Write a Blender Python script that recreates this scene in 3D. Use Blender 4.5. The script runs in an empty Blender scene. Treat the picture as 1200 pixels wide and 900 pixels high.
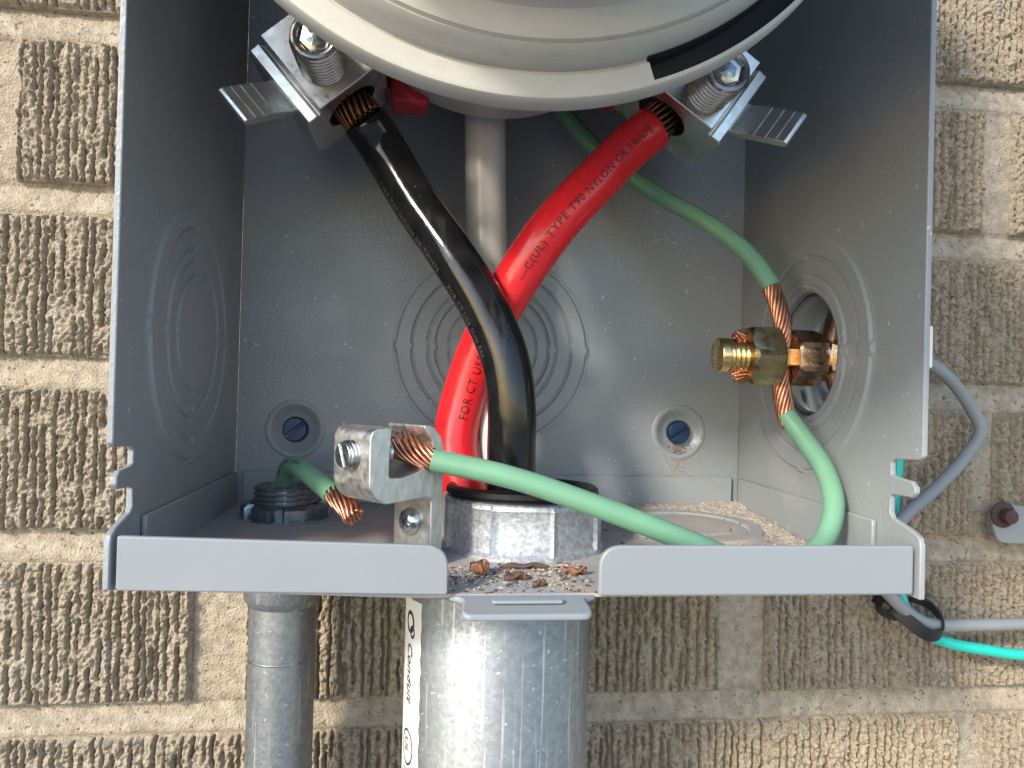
import bpy, bmesh, math, random
import numpy as np
from mathutils import Vector, Matrix
from mathutils.geometry import delaunay_2d_cdt

S = 0.001                      # all dimensions below are in millimetres
rnd = random.Random(7)
scene = bpy.context.scene
COL = scene.collection

# ------------------------------------------------------------------ camera, sky, sun, exposure
cam = bpy.data.cameras.new('camera')
cam.sensor_width = 36.0
cam.lens = 872.0 / 1200.0 * 36.0
cam.clip_start = 0.005
cam.clip_end = 200.0
cam_ob = bpy.data.objects.new('camera', cam)
COL.objects.link(cam_ob)
_yaw, _pitch, _roll = math.radians(-6.653), math.radians(0.565), math.radians(-1.5)
_R = Matrix.Rotation(_yaw, 3, 'Z') @ Matrix.Rotation(_pitch, 3, 'X') @ Matrix.Rotation(_roll, 3, 'Y')
_right, _fwd, _up = _R.col[0], _R.col[1], _R.col[2]
_M = Matrix((( _right[0], _up[0], -_fwd[0]), (_right[1], _up[1], -_fwd[1]), (_right[2], _up[2], -_fwd[2]))).to_4x4()
_M.translation = Vector((-29.38, -184.46, 49.58)) * S
cam_ob.matrix_world = _M
scene.camera = cam_ob

SUN_DIR = Vector((-0.66, -0.70, 0.50)).normalized()      # from the scene towards the sun
elev = math.asin(SUN_DIR.z)
world = bpy.data.worlds.new('World')
scene.world = world
world.use_nodes = True
wn = world.node_tree.nodes
wl = world.node_tree.links
sky = wn.new('ShaderNodeTexSky')
sky.sky_type = 'NISHITA'
sky.sun_disc = False
sky.sun_elevation = elev
sky.sun_rotation = math.atan2(SUN_DIR.x, SUN_DIR.y)
sky.air_density = 1.0
sky.ozone_density = 1.6
sky.dust_density = 0.6
wl.new(sky.outputs[0], wn['Background'].inputs[0])
wn['Background'].inputs[1].default_value = 0.15

sun = bpy.data.lights.new('sun', 'SUN')
sun.energy = 1.9
sun.angle = math.radians(8.0)
sun.color = (1.0, 0.90, 0.76)
sun_ob = bpy.data.objects.new('sun', sun)
sun_ob.rotation_euler = SUN_DIR.to_track_quat('Z', 'Y').to_euler()
sun_ob.location = SUN_DIR * 3
COL.objects.link(sun_ob)

scene.view_settings.view_transform = 'Standard'
scene.view_settings.look = 'None'
scene.view_settings.gamma = 1.0
scene.view_settings.use_curve_mapping = False
scene.view_settings.exposure = 1.35

# ------------------------------------------------------------------ materials
def mat(name, color, rough=0.5, metal=0.0, spec=0.5, coat=0.0,
        var=None, var_scale=20.0, var_fac=0.5, var_stretch=(1, 1, 1), var_detail=4.0, var_pos=(0.35, 0.65),
        rough_var=0.0, bump=0.0, bump_scale=800.0, bump_stretch=(1, 1, 1), bump_detail=3.0,
        specks=None, speck_scale=300.0, speck_cut=0.72,
        scratches=0.0, scratch_scale=60.0, scratch_stretch=(30, 30, 1), scratch_color=(0.8, 0.8, 0.8),
        sub=0.0):
    m = bpy.data.materials.new(name)
    m.use_nodes = True
    nt = m.node_tree
    n, l = nt.nodes, nt.links
    b = n['Principled BSDF']
    b.inputs['Base Color'].default_value = (*color, 1)
    b.inputs['Roughness'].default_value = rough
    b.inputs['Metallic'].default_value = metal
    b.inputs['Specular IOR Level'].default_value = spec
    b.inputs['Coat Weight'].default_value = coat
    b.inputs['Coat Roughness'].default_value = 0.08
    if sub:
        b.inputs['Subsurface Weight'].default_value = sub
        b.inputs['Subsurface Scale'].default_value = 0.002
    tc = n.new('ShaderNodeTexCoord')
    def noise(scale, stretch, detail):
        mp = n.new('ShaderNodeMapping')
        mp.inputs['Scale'].default_value = stretch
        l.new(tc.outputs['Object'], mp.inputs[0])
        t = n.new('ShaderNodeTexNoise')
        t.inputs['Scale'].default_value = scale
        t.inputs['Detail'].default_value = detail
        l.new(mp.outputs[0], t.inputs['Vector'])
        return t
    def ramp(src, a, c):
        r = n.new('ShaderNodeMapRange')
        r.inputs['From Min'].default_value = a
        r.inputs['From Max'].default_value = c
        l.new(src, r.inputs['Value'])
        return r.outputs[0]
    def mix(fac, a, c, k=1.0):
        mx = n.new('ShaderNodeMix')
        mx.data_type = 'RGBA'
        if k != 1.0:
            mm = n.new('ShaderNodeMath'); mm.operation = 'MULTIPLY'; mm.inputs[1].default_value = k
            l.new(fac, mm.inputs[0]); fac = mm.outputs[0]
        l.new(fac, mx.inputs[0])
        for i, v in ((6, a), (7, c)):
            if isinstance(v, tuple):
                mx.inputs[i].default_value = (*v, 1)
            else:
                l.new(v, mx.inputs[i])
        return mx.outputs[2]
    col = color
    if var is not None:
        t = noise(var_scale, var_stretch, var_detail)
        col = mix(ramp(t.outputs[0], *var_pos), col, var, var_fac)
    if rough_var:
        t = noise(var_scale * 2.3, var_stretch, 5.0)
        r = n.new('ShaderNodeMapRange')
        r.inputs['From Min'].default_value = 0.3; r.inputs['From Max'].default_value = 0.7
        r.inputs['To Min'].default_value = max(0.02, rough - rough_var); r.inputs['To Max'].default_value = min(1, rough + rough_var)
        l.new(t.outputs[0], r.inputs['Value'])
        l.new(r.outputs[0], b.inputs['Roughness'])
    if scratches:
        t = noise(scratch_scale, scratch_stretch, 6.0)
        col = mix(ramp(t.outputs[0], 0.60, 0.68), col, scratch_color, scratches)
    if specks is not None:
        t = noise(speck_scale, (1, 1, 1), 2.0)
        col = mix(ramp(t.outputs[0], speck_cut, speck_cut + 0.03), col, specks, 0.8)
    if not isinstance(col, tuple):
        l.new(col, b.inputs['Base Color'])
    if bump:
        t = noise(bump_scale, bump_stretch, bump_detail)
        bp = n.new('ShaderNodeBump')
        bp.inputs['Strength'].default_value = 1.0
        bp.inputs['Distance'].default_value = bump * S
        l.new(t.outputs[0], bp.inputs['Height'])
        l.new(bp.outputs[0], b.inputs['Normal'])
    return m

M = {}
M['paint'] = mat('grey_powder_coat', (0.25, 0.272, 0.286), 0.36, var=(0.28, 0.30, 0.312), var_scale=25, var_fac=0.6,
                 rough_var=0.08, bump=0.15, bump_scale=900, bump_detail=1.5,
                 specks=(0.55, 0.55, 0.52), speck_scale=420, speck_cut=0.72,
                 scratches=0.22, scratch_scale=22, scratch_stretch=(1, 1, 1.5), scratch_color=(0.40, 0.40, 0.39))
M['lip_paint'] = mat('grey_smooth_coat', (0.225, 0.248, 0.27), 0.40, var=(0.245, 0.267, 0.287), var_scale=30, var_fac=0.6,
                     bump=0.03, bump_scale=350, bump_detail=2, specks=(0.16, 0.16, 0.16), speck_scale=260, speck_cut=0.79)
M['floor'] = mat('dusty_grey_coat', (0.30, 0.31, 0.32), 0.6, var=(0.42, 0.36, 0.30), var_scale=45, var_fac=0.8, var_pos=(0.42, 0.62),
                 bump=0.12, bump_scale=900, specks=(0.12, 0.09, 0.07), speck_scale=420, speck_cut=0.70)
for _k, _c, _v in (('brick', (0.45, 0.372, 0.27), (0.26, 0.212, 0.152)), ('brick2', (0.415, 0.348, 0.262), (0.24, 0.20, 0.15))):
    M[_k] = mat('textured_tan_brick', _c, 0.93, var=_v, var_scale=520, var_fac=0.7, var_detail=7, var_pos=(0.40, 0.66),
                bump=1.1, bump_scale=1500, bump_detail=6, specks=(0.05, 0.04, 0.03), speck_scale=700, speck_cut=0.66, spec=0.15,
                scratches=0.5, scratch_scale=30, scratch_stretch=(1.6, 1, 1), scratch_color=(0.45, 0.40, 0.33))
M['mortar'] = mat('sandy_mortar', (0.45, 0.385, 0.295), 0.95, var=(0.28, 0.238, 0.178), var_scale=240, var_fac=0.85, var_detail=8,
                  scratches=0.5, scratch_scale=22, scratch_stretch=(1, 1, 2), scratch_color=(0.25, 0.225, 0.18),
                  bump=1.2, bump_scale=1100, bump_detail=7, specks=(0.10, 0.08, 0.06), speck_scale=520, speck_cut=0.65, spec=0.15)
M['ground'] = mat('grey_bounce_ground', (0.235, 0.25, 0.265), 0.9, var=(0.19, 0.20, 0.215), var_scale=2.0, var_fac=0.7)  # grey-blue chosen so light bounced off the unseen ground stays neutral
M['cream'] = mat('cream_plastic', (0.44, 0.435, 0.40), 0.42, var=(0.385, 0.375, 0.335), var_scale=60, var_fac=0.5,
                 specks=(0.20, 0.17, 0.12), speck_scale=230, speck_cut=0.73, bump=0.05, bump_scale=500,
                 scratches=0.15, scratch_scale=260, scratch_stretch=(0.6, 1, 1.6), scratch_color=(0.26, 0.23, 0.18))
M['slot_shade'] = mat('painted_recess_shade', (0.010, 0.011, 0.014), 0.8)  # near-black colour stands in for the shade inside the slot
M['gasket'] = mat('black_rubber', (0.012, 0.013, 0.016), 0.5, bump=0.05, bump_scale=400)
M['glass_grey'] = mat('meter_cover_grey', (0.42, 0.42, 0.41), 0.35, var=(0.5, 0.5, 0.48), var_scale=20)
M['black'] = mat('black_nylon_jacket', (0.005, 0.005, 0.006), 0.13, spec=0.42, rough_var=0.05, var=(0.016, 0.016, 0.017), var_scale=130,
                 var_fac=0.7, bump=0.025, bump_scale=260, specks=(0.09, 0.09, 0.09), speck_scale=520, speck_cut=0.755,
                 scratches=0.6, scratch_scale=60, scratch_stretch=(3, 1, 0.7), scratch_color=(0.03, 0.03, 0.03))
M['red'] = mat('red_nylon_jacket', (0.74, 0.018, 0.026), 0.26, spec=0.5, rough_var=0.08, var=(0.62, 0.014, 0.02), var_scale=70, var_fac=0.6,
               bump=0.025, bump_scale=240, specks=(0.35, 0.01, 0.01), speck_scale=420, speck_cut=0.75)
M['white'] = mat('white_nylon_jacket', (0.62, 0.61, 0.58), 0.25, spec=0.5, var=(0.52, 0.50, 0.47), var_scale=70, bump=0.03, bump_scale=220)
M['green'] = mat('pale_green_jacket', (0.16, 0.34, 0.22), 0.36, spec=0.4, var=(0.125, 0.275, 0.175), var_scale=90, rough_var=0.08,
                 bump=0.03, bump_scale=300, specks=(0.04, 0.10, 0.06), speck_scale=420, speck_cut=0.75)
M['copper'] = mat('bare_copper', (0.70, 0.35, 0.22), 0.36, 1.0, var=(0.34, 0.15, 0.09), var_scale=260, var_fac=0.7, rough_var=0.1, bump=0.03, bump_scale=900)
M['copper_dull'] = mat('dull_copper', (0.30, 0.14, 0.085), 0.42, 1.0, var=(0.12, 0.055, 0.035), var_scale=300, var_fac=0.8)
M['brass'] = mat('aged_bronze', (0.46, 0.35, 0.19), 0.30, 1.0, var=(0.27, 0.205, 0.115), var_scale=170, rough_var=0.14, bump=0.12, bump_scale=420,
                 bump_detail=5)
M['brass_bright'] = mat('bright_brass', (0.80, 0.58, 0.26), 0.24, 1.0, var=(0.55, 0.38, 0.16), var_scale=300, rough_var=0.1, bump=0.03, bump_scale=700)
M['bronze_red'] = mat('reddish_bronze', (0.40, 0.26, 0.18), 0.30, 1.0, var=(0.26, 0.165, 0.115), var_scale=200, rough_var=0.12, bump=0.12, bump_scale=420)
M['galv'] = mat('galvanised_steel', (0.30, 0.318, 0.332), 0.53, 0.95, var=(0.20, 0.22, 0.238), var_scale=420, var_fac=0.65, rough_var=0.1, var_detail=6,
                bump=0.05, bump_scale=700, scratches=0.6, scratch_scale=45, scratch_stretch=(16, 16, 0.5), scratch_color=(0.60, 0.61, 0.62),
                specks=(0.55, 0.56, 0.57), speck_scale=700, speck_cut=0.68)
M['zinc_cast'] = mat('die_cast_zinc', (0.74, 0.77, 0.80), 0.52, 0.85, var=(0.42, 0.45, 0.49), var_scale=700, var_fac=0.85, rough_var=0.12,
                     bump=0.12, bump_scale=900, bump_detail=3)
M['zinc_dark'] = mat('dark_zinc_steel', (0.30, 0.34, 0.37), 0.33, 1.0, var=(0.17, 0.20, 0.22), var_scale=220, rough_var=0.12, bump=0.06, bump_scale=600)
M['zinc_mirror'] = mat('polished_zinc_plate', (0.62, 0.63, 0.64), 0.09, 1.0, var=(0.50, 0.51, 0.53), var_scale=60, bump=0.008, bump_scale=260)
M['alu'] = mat('milled_aluminium', (0.70, 0.71, 0.71), 0.34, 1.0, var=(0.58, 0.59, 0.59), var_scale=150, var_fac=0.5, rough_var=0.1,
               bump=0.03, bump_scale=500)
M['alu_cut'] = mat('sawn_aluminium', (0.66, 0.67, 0.65), 0.46, 1.0, var=(0.44, 0.45, 0.43), var_scale=70, var_stretch=(9, 1, 4), rough_var=0.12,
                   bump=0.16, bump_scale=90, bump_stretch=(8, 1, 2), bump_detail=2)
M['alu_lug'] = mat('cast_aluminium', (0.62, 0.625, 0.60), 0.50, 1.0, var=(0.45, 0.455, 0.43), var_scale=180, rough_var=0.12, bump=0.08, bump_scale=600)
M['steel'] = mat('bright_zinc_screw', (0.62, 0.62, 0.63), 0.25, 1.0, var=(0.42, 0.42, 0.43), var_scale=240, rough_var=0.1, bump=0.02, bump_scale=700)
M['steel_yellow'] = mat('passivated_screw', (0.55, 0.53, 0.47), 0.22, 1.0, var=(0.42, 0.36, 0.26), var_scale=120, rough_var=0.1)
M['blue_steel'] = mat('blue_plated_screw', (0.018, 0.05, 0.13), 0.35, 0.4, var=(0.01, 0.025, 0.07), var_scale=200, bump=0.05, bump_scale=700)
M['socket_dark'] = mat('dark_moulded_base', (0.03, 0.03, 0.035), 0.6)
M['red_plastic'] = mat('red_moulded_plastic', (0.42, 0.02, 0.03), 0.4)
M['grey_cable'] = mat('grey_cable_jacket', (0.25, 0.26, 0.26), 0.5, var=(0.20, 0.21, 0.215), var_scale=60, bump=0.04, bump_scale=260)
M['teal'] = mat('teal_cable_jacket', (0.015, 0.55, 0.44), 0.38, var=(0.015, 0.46, 0.37), var_scale=60, bump=0.02, bump_scale=260)
M['blacktie'] = mat('black_plastic_tie', (0.012, 0.012, 0.013), 0.5)
M['rust'] = mat('rusty_bolt', (0.10, 0.05, 0.04), 0.7, 0.3, var=(0.05, 0.03, 0.03), var_scale=240, bump=0.3, bump_scale=500)
M['ink'] = mat('black_print', (0.03, 0.004, 0.005), 0.5)
M['ink_dark'] = mat('black_ink', (0.015, 0.015, 0.015), 0.6)
M['ink_grey'] = mat('grey_print', (0.075, 0.075, 0.075), 0.5)
M['sticker'] = mat('white_sticker', (0.72, 0.72, 0.69), 0.5, var=(0.6, 0.58, 0.52), var_scale=70, var_fac=0.5)
M['white_clip'] = mat('white_plastic', (0.75, 0.72, 0.62), 0.5)
M['dust'] = mat('cream_masonry_dust', (0.45, 0.405, 0.35), 0.95, var=(0.30, 0.27, 0.235), var_scale=420, var_fac=0.8, bump=0.5, bump_scale=1100,
                specks=(0.12, 0.09, 0.07), speck_scale=520, speck_cut=0.71)
M['crumb_dark'] = mat('dark_leaf_crumbs', (0.055, 0.035, 0.025), 0.9, var=(0.20, 0.13, 0.09), var_scale=900, var_fac=0.9)
M['crumb_pale'] = mat('pale_grit', (0.50, 0.43, 0.35), 0.9, var=(0.32, 0.25, 0.2), var_scale=900)
M['rust_dust'] = mat('pinkish_rust_dust', (0.36, 0.25, 0.20), 0.95, var=(0.25, 0.15, 0.11), var_scale=500)
M['leaf'] = mat('dry_brown_leaf', (0.30, 0.14, 0.075), 0.75, var=(0.13, 0.06, 0.04), var_scale=500, bump=0.2, bump_scale=700)
M['leaf_dark'] = mat('dark_dry_leaf', (0.10, 0.055, 0.04), 0.75, var=(0.22, 0.13, 0.1), var_scale=500, bump=0.2, bump_scale=700)

# ------------------------------------------------------------------ builders
def link(ob, parent=None):
    COL.objects.link(ob)
    if parent is not None:
        ob.parent = parent
    return ob

def tag(ob, label, cat, group=None, kind=None):
    ob['label'] = label
    if cat:
        ob['category'] = cat
    if group:
        ob['group'] = group
    if kind:
        ob['kind'] = kind
    return ob

def thing(name, label, cat, loc=(0, 0, 0), group=None):
    o = bpy.data.objects.new(name, None)
    o.empty_display_size = 0.01
    o.location = Vector(loc) * S
    link(o)
    return tag(o, label, cat, group)

def local(parent, v):
    return v

def mesh(name, verts, faces, m, parent=None, smooth=True, bevel=0.0, bseg=2, sub=0, autosm=None):
    """verts in world millimetres; the object's origin is put on the parent's origin (or at the base centre)."""
    V = np.asarray(verts, dtype=float)
    if parent is not None:
        o0 = np.array(parent.matrix_world.translation) / S if parent.type != 'EMPTY' else np.array(parent.location) / S
        p = parent
        o0 = np.array([0., 0., 0.])
        while p is not None:
            o0 += np.array(p.location) / S
            p = p.parent
        loc = (0, 0, 0)
    else:
        o0 = np.array([(V[:, 0].min() + V[:, 0].max()) / 2, (V[:, 1].min() + V[:, 1].max()) / 2, V[:, 2].min()])
        loc = tuple(o0 * S)
    me = bpy.data.meshes.new(name)
    me.from_pydata(((V - o0) * S).tolist(), [], [tuple(int(i) for i in f) for f in faces])
    me.validate()
    me.update()
    for k in (m if isinstance(m, (list, tuple)) else [m]):
        me.materials.append(M[k])
    if smooth:
        me.polygons.foreach_set('use_smooth', [True] * len(me.polygons))
        if autosm is not None:
            me.set_sharp_from_angle(angle=math.radians(autosm))
    ob = bpy.data.objects.new(name, me)
    ob.location = loc
    link(ob, parent)
    if bevel:
        b = ob.modifiers.new('bevel', 'BEVEL')
        b.width = bevel * S
        b.segments = bseg
        b.limit_method = 'ANGLE'
        b.angle_limit = math.radians(35)
    if sub:
        s = ob.modifiers.new('sub', 'SUBSURF')
        s.levels = s.render_levels = sub
    return ob

def box(name, lo, hi, m, parent=None, bevel=0.3):
    x0, y0, z0 = lo; x1, y1, z1 = hi
    v = [(x0, y0, z0), (x1, y0, z0), (x1, y1, z0), (x0, y1, z0), (x0, y0, z1), (x1, y0, z1), (x1, y1, z1), (x0, y1, z1)]
    f = [(0, 3, 2, 1), (4, 5, 6, 7), (0, 1, 5, 4), (1, 2, 6, 5), (2, 3, 7, 6), (3, 0, 4, 7)]
    return mesh(name, v, f, m, parent, smooth=True, bevel=bevel, autosm=30)

def prism(name, poly, d, mapf, m, parent=None, bevel=0.3, bseg=2):
    """polygon (u,v) extruded 0..d; mapf(u,v,w)->xyz"""
    n = len(poly)
    v = [mapf(u, w, 0) for u, w in poly] + [mapf(u, w, d) for u, w in poly]
    f = [tuple(range(n)), tuple(reversed(range(n, 2 * n)))] + [(i, i + n, (i + 1) % n + n, (i + 1) % n) for i in range(n)]
    ob = mesh(name, v, f, m, parent, smooth=True, bevel=bevel, bseg=bseg)
    fix_normals(ob)
    ob.data.set_sharp_from_angle(angle=math.radians(30))
    return ob

def fix_normals(ob):
    bm = bmesh.new(); bm.from_mesh(ob.data)
    bmesh.ops.recalc_face_normals(bm, faces=bm.faces)
    bm.to_mesh(ob.data); bm.free()

def plate(name, outer, holes, t, mapf, m, parent, extra_edges=(), bevel=0.25):
    """flat plate with holes: 2-D loops, thickness t (w from 0 to t)"""
    pts, edges, loops = [], [], []
    for lp in [outer] + list(holes):
        k = len(pts)
        pts += [Vector(p) for p in lp]
        idx = list(range(k, k + len(lp)))
        loops.append(idx)
        edges += [(idx[i], idx[(i + 1) % len(idx)]) for i in range(len(idx))]
    for a, b in extra_edges:
        k = len(pts)
        pts += [Vector(a), Vector(b)]
        edges.append((k, k + 1))
    r = delaunay_2d_cdt(pts, edges, [], 0, 1e-5)
    V2, F = r[0], r[2]
    def inside(p, lp):
        c = False
        for i in range(len(lp)):
            x1, y1 = lp[i]; x2, y2 = lp[(i + 1) % len(lp)]
            if (y1 > p[1]) != (y2 > p[1]) and p[0] < (x2 - x1) * (p[1] - y1) / (y2 - y1) + x1:
                c = not c
        return c
    keep = []
    for f in F:
        cx = sum(V2[i][0] for i in f) / len(f); cy = sum(V2[i][1] for i in f) / len(f)
        if inside((cx, cy), outer) and not any(inside((cx, cy), h) for h in holes):
            keep.append(tuple(f))
    n = len(V2)
    cnt = {}
    for f in keep:
        for i in range(len(f)):
            cnt[(f[i], f[(i + 1) % len(f)])] = 1
    faces = list(keep) + [tuple(reversed([i + n for i in f])) for f in keep]
    for (a, b) in cnt:
        if (b, a) not in cnt:
            faces.append((b, a, a + n, b + n))
    verts = [mapf(p[0], p[1], 0) for p in V2] + [mapf(p[0], p[1], t) for p in V2]
    ob = mesh(name, verts, faces, m, parent, smooth=True)
    fix_normals(ob)
    ob.data.set_sharp_from_angle(angle=math.radians(25))
    if bevel:
        b = ob.modifiers.new('bevel', 'BEVEL'); b.width = bevel * S; b.segments = 2
        b.limit_method = 'ANGLE'; b.angle_limit = math.radians(50)
    return ob

def circle(cx, cy, r, n=72):
    return [(cx + r * math.cos(2 * math.pi * i / n), cy + r * math.sin(2 * math.pi * i / n)) for i in range(n)]

def rounded(poly, r, n=5, skip=()):
    """round the corners of a polygon"""
    out = []
    for i, p in enumerate(poly):
        rr = r[i] if isinstance(r, (list, tuple)) else r
        if rr <= 0 or i in skip:
            out.append(p); continue
        a = Vector(poly[i - 1]); b = Vector(p); c = Vector(poly[(i + 1) % len(poly)])
        d1, d2 = (a - b), (c - b)
        k = min(rr, d1.length * 0.48, d2.length * 0.48)
        p1, p2 = b + d1.normalized() * k, b + d2.normalized() * k
        for j in range(n + 1):
            t = j / n
            q = p1 * (1 - t) ** 2 + b * 2 * t * (1 - t) + p2 * t * t
            out.append((q.x, q.y))
    return out

def frame(axis):
    a = Vector(axis).normalized()
    h = Vector((0, 0, 1)) if abs(a.z) < 0.9 else Vector((1, 0, 0))
    e1 = a.cross(h).normalized()
    e2 = a.cross(e1).normalized()
    return a, e1, e2

def lathe(name, prof, origin, axis, m, parent=None, n=64, smooth=True, autosm=35, rfun=None, cap=True, bevel=0):
    """prof: list of (t along axis, r)"""
    a, e1, e2 = frame(axis)
    O = Vector(origin)
    v, f = [], []
    for t, r in prof:
        for k in range(n):
            th = 2 * math.pi * k / n
            rr = r if rfun is None else rfun(t, r, th)
            v.append(tuple(O + a * t + (e1 * math.cos(th) + e2 * math.sin(th)) * rr))
    for i in range(len(prof) - 1):
        for k in range(n):
            k2 = (k + 1) % n
            f.append((i * n + k, i * n + k2, (i + 1) * n + k2, (i + 1) * n + k))
    if cap:
        f.append(tuple(reversed(range(n))))
        f.append(tuple(range((len(prof) - 1) * n, len(prof) * n)))
    ob = mesh(name, v, f, m, parent, smooth=smooth, bevel=bevel)
    fix_normals(ob)
    if autosm:
        ob.data.set_sharp_from_angle(angle=math.radians(autosm))
    return ob

def thread(name, origin, axis, length, r, pitch, depth, m, parent, n=48, per=8, plain0=0.0, chamfer=0.6):
    """threaded rod with a true helix"""
    def rf(t, rr, th):
        if t < plain0:
            return rr - depth * 0.2
        q = ((t - plain0) / pitch - th / (2 * math.pi)) % 1.0
        return rr - depth * abs(2 * q - 1)
    steps = int(length / pitch * per) + 1
    prof = [(0, r - chamfer)] + [(chamfer * 0.7 + (length - chamfer * 0.7) * i / steps, r) for i in range(steps + 1)]
    a, e1, e2 = frame(axis)
    return lathe(name, prof, origin, axis, m, parent, n=n, autosm=None, rfun=rf)

def hexprism(name, origin, axis, length, across, m, parent, rot=0.0, chamf=0.8, sides=6):
    """hexagonal nut with chamfered corners; rot turns the hexagon about its axis"""
    a, e1, e2 = frame(axis)
    n = sides * 8
    R = across / 2 / math.cos(math.pi / sides)
    def rf(t, r, th):
        d = (th + rot) % (2 * math.pi / sides) - math.pi / sides
        rr = across / 2 / math.cos(d)
        return min(rr, r)
    prof = [(0, across / 2 * 0.93), (0.05, across / 2 * 0.985), (chamf, R), (length - chamf, R), (length - 0.05, across / 2 * 0.985), (length, across / 2 * 0.93)]
    return lathe(name, prof, origin, axis, m, parent, n=n, rfun=rf, autosm=25)

def spline(pts, step=1.2):
    P = [Vector(p) for p in pts]
    P = [P[0] * 2 - P[1]] + P + [P[-1] * 2 - P[-2]]
    dense = []
    for i in range(1, len(P) - 2):
        p0, p1, p2, p3 = P[i - 1], P[i], P[i + 1], P[i + 2]
        t0 = 0.0
        t1 = t0 + max((p1 - p0).length, 1e-6) ** 0.5
        t2 = t1 + max((p2 - p1).length, 1e-6) ** 0.5
        t3 = t2 + max((p3 - p2).length, 1e-6) ** 0.5
        n = 24
        for k in range(n):
            t = t1 + (t2 - t1) * k / n
            A1 = p0 * ((t1 - t) / (t1 - t0)) + p1 * ((t - t0) / (t1 - t0))
            A2 = p1 * ((t2 - t) / (t2 - t1)) + p2 * ((t - t1) / (t2 - t1))
            A3 = p2 * ((t3 - t) / (t3 - t2)) + p3 * ((t - t2) / (t3 - t2))
            B1 = A1 * ((t2 - t) / (t2 - t0)) + A2 * ((t - t0) / (t2 - t0))
            B2 = A2 * ((t3 - t) / (t3 - t1)) + A3 * ((t - t1) / (t3 - t1))
            dense.append(B1 * ((t2 - t) / (t2 - t1)) + B2 * ((t - t1) / (t2 - t1)))
    dense.append(P[-2])
    # even spacing
    L = [0.0]
    for a, b in zip(dense, dense[1:]):
        L.append(L[-1] + (b - a).length)
    n = max(4, int(L[-1] / step))
    out, j = [], 0
    for i in range(n + 1):
        s = L[-1] * i / n
        while j < len(L) - 2 and L[j + 1] < s:
            j += 1
        w = (s - L[j]) / max(L[j + 1] - L[j], 1e-9)
        out.append(dense[j].lerp(dense[j + 1], min(1, max(0, w))))
    return out

def frames(P):
    T = []
    for i in range(len(P)):
        a = P[max(0, i - 1)]; b = P[min(len(P) - 1, i + 1)]
        T.append((b - a).normalized())
    h = Vector((0, 0, 1)) if abs(T[0].z) < 0.8 else Vector((1, 0, 0))
    N = (h - T[0] * h.dot(T[0])).normalized()
    out = []
    for t in T:
        N = (N - t * N.dot(t)).normalized()
        out.append((t, N, t.cross(N)))
    return out

def tube(name, P, r, m, parent=None, n=28, rfun=None, inset=0.35):
    """solid round jacket with slightly rounded cut ends"""
    F = frames(P)
    v, f = [], []
    rows = [(0, 0.0, r * 0.55), (0, 0.0, r - inset)]
    rows += [(i, 0, r) for i in range(len(P))]
    rows += [(len(P) - 1, 0.0, r - inset), (len(P) - 1, 0.0, r * 0.55)]
    for q, (i, _, rr) in enumerate(rows):
        t, N, B = F[i]
        off = t * 0
        if q in (0, 1): off = -t * 0.25
        if q >= len(rows) - 2: off = t * 0.25
        for k in range(n):
            th = 2 * math.pi * k / n
            ra = rr if rfun is None else rfun(i, th, rr)
            v.append(tuple(P[i] + off + (N * math.cos(th) + B * math.sin(th)) * ra))
    R = len(rows)
    for i in range(R - 1):
        for k in range(n):
            k2 = (k + 1) % n
            f.append((i * n + k, i * n + k2, (i + 1) * n + k2, (i + 1) * n + k))
    f.append(tuple(reversed(range(n))))
    f.append(tuple(range((R - 1) * n, R * n)))
    ob = mesh(name, v, f, m, parent, autosm=60)
    return ob

def strands(name, P, r, sr, turns, m, parent, rings=((1, 0), (6, 0.36), (12, 0.74)), flare=None, seg=7, seed=1, jitter=0.0):
    """twisted bundle of round copper strands along P (one mesh)"""
    g = random.Random(seed)
    F = frames(P)
    v, f = [], []
    for cnt, frac in rings:
        for q in range(cnt):
            base = len(v)
            ph0 = 2 * math.pi * q / cnt
            dl = g.uniform(-jitter, jitter)
            pts = []
            for i, p in enumerate(P):
                u = i / (len(P) - 1)
                t, N, B = F[i]
                fl = 1.0 if flare is None else flare(u)
                th = ph0 + 2 * math.pi * turns * u
                rad = r * frac * fl
                pts.append(p + (N * math.cos(th) + B * math.sin(th)) * rad + t * (dl if i == len(P) - 1 else 0))
            FF = frames(pts)
            for i, p in enumerate(pts):
                t, N, B = FF[i]
                for k in range(seg):
                    a = 2 * math.pi * k / seg
                    v.append(tuple(p + (N * math.cos(a) + B * math.sin(a)) * sr))
            for i in range(len(pts) - 1):
                for k in range(seg):
                    k2 = (k + 1) % seg
                    f.append((base + i * seg + k, base + i * seg + k2, base + (i + 1) * seg + k2, base + (i + 1) * seg + k))
            f.append(tuple(reversed(range(base, base + seg))))
            f.append(tuple(range(base + (len(pts) - 1) * seg, base + len(pts) * seg)))
    return mesh(name, v, f, m, parent)

def text_shape(s, size, space=1.0, bold=0.0, shear=0.0):
    cu = bpy.data.curves.new('lettering', 'FONT')
    cu.body = s
    cu.size = size
    cu.space_character = space
    cu.offset = bold
    cu.shear = shear
    cu.resolution_u = 2
    ob = bpy.data.objects.new('lettering', cu)
    COL.objects.link(ob)
    bpy.context.view_layer.update()
    dg = bpy.context.evaluated_depsgraph_get()
    me = bpy.data.meshes.new_from_object(ob.evaluated_get(dg))
    V = [tuple(x.co) for x in me.vertices]
    F = [tuple(p.vertices) for p in me.polygons]
    bpy.data.objects.remove(ob)
    bpy.data.curves.remove(cu)
    bpy.data.meshes.remove(me)
    return V, F

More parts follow.
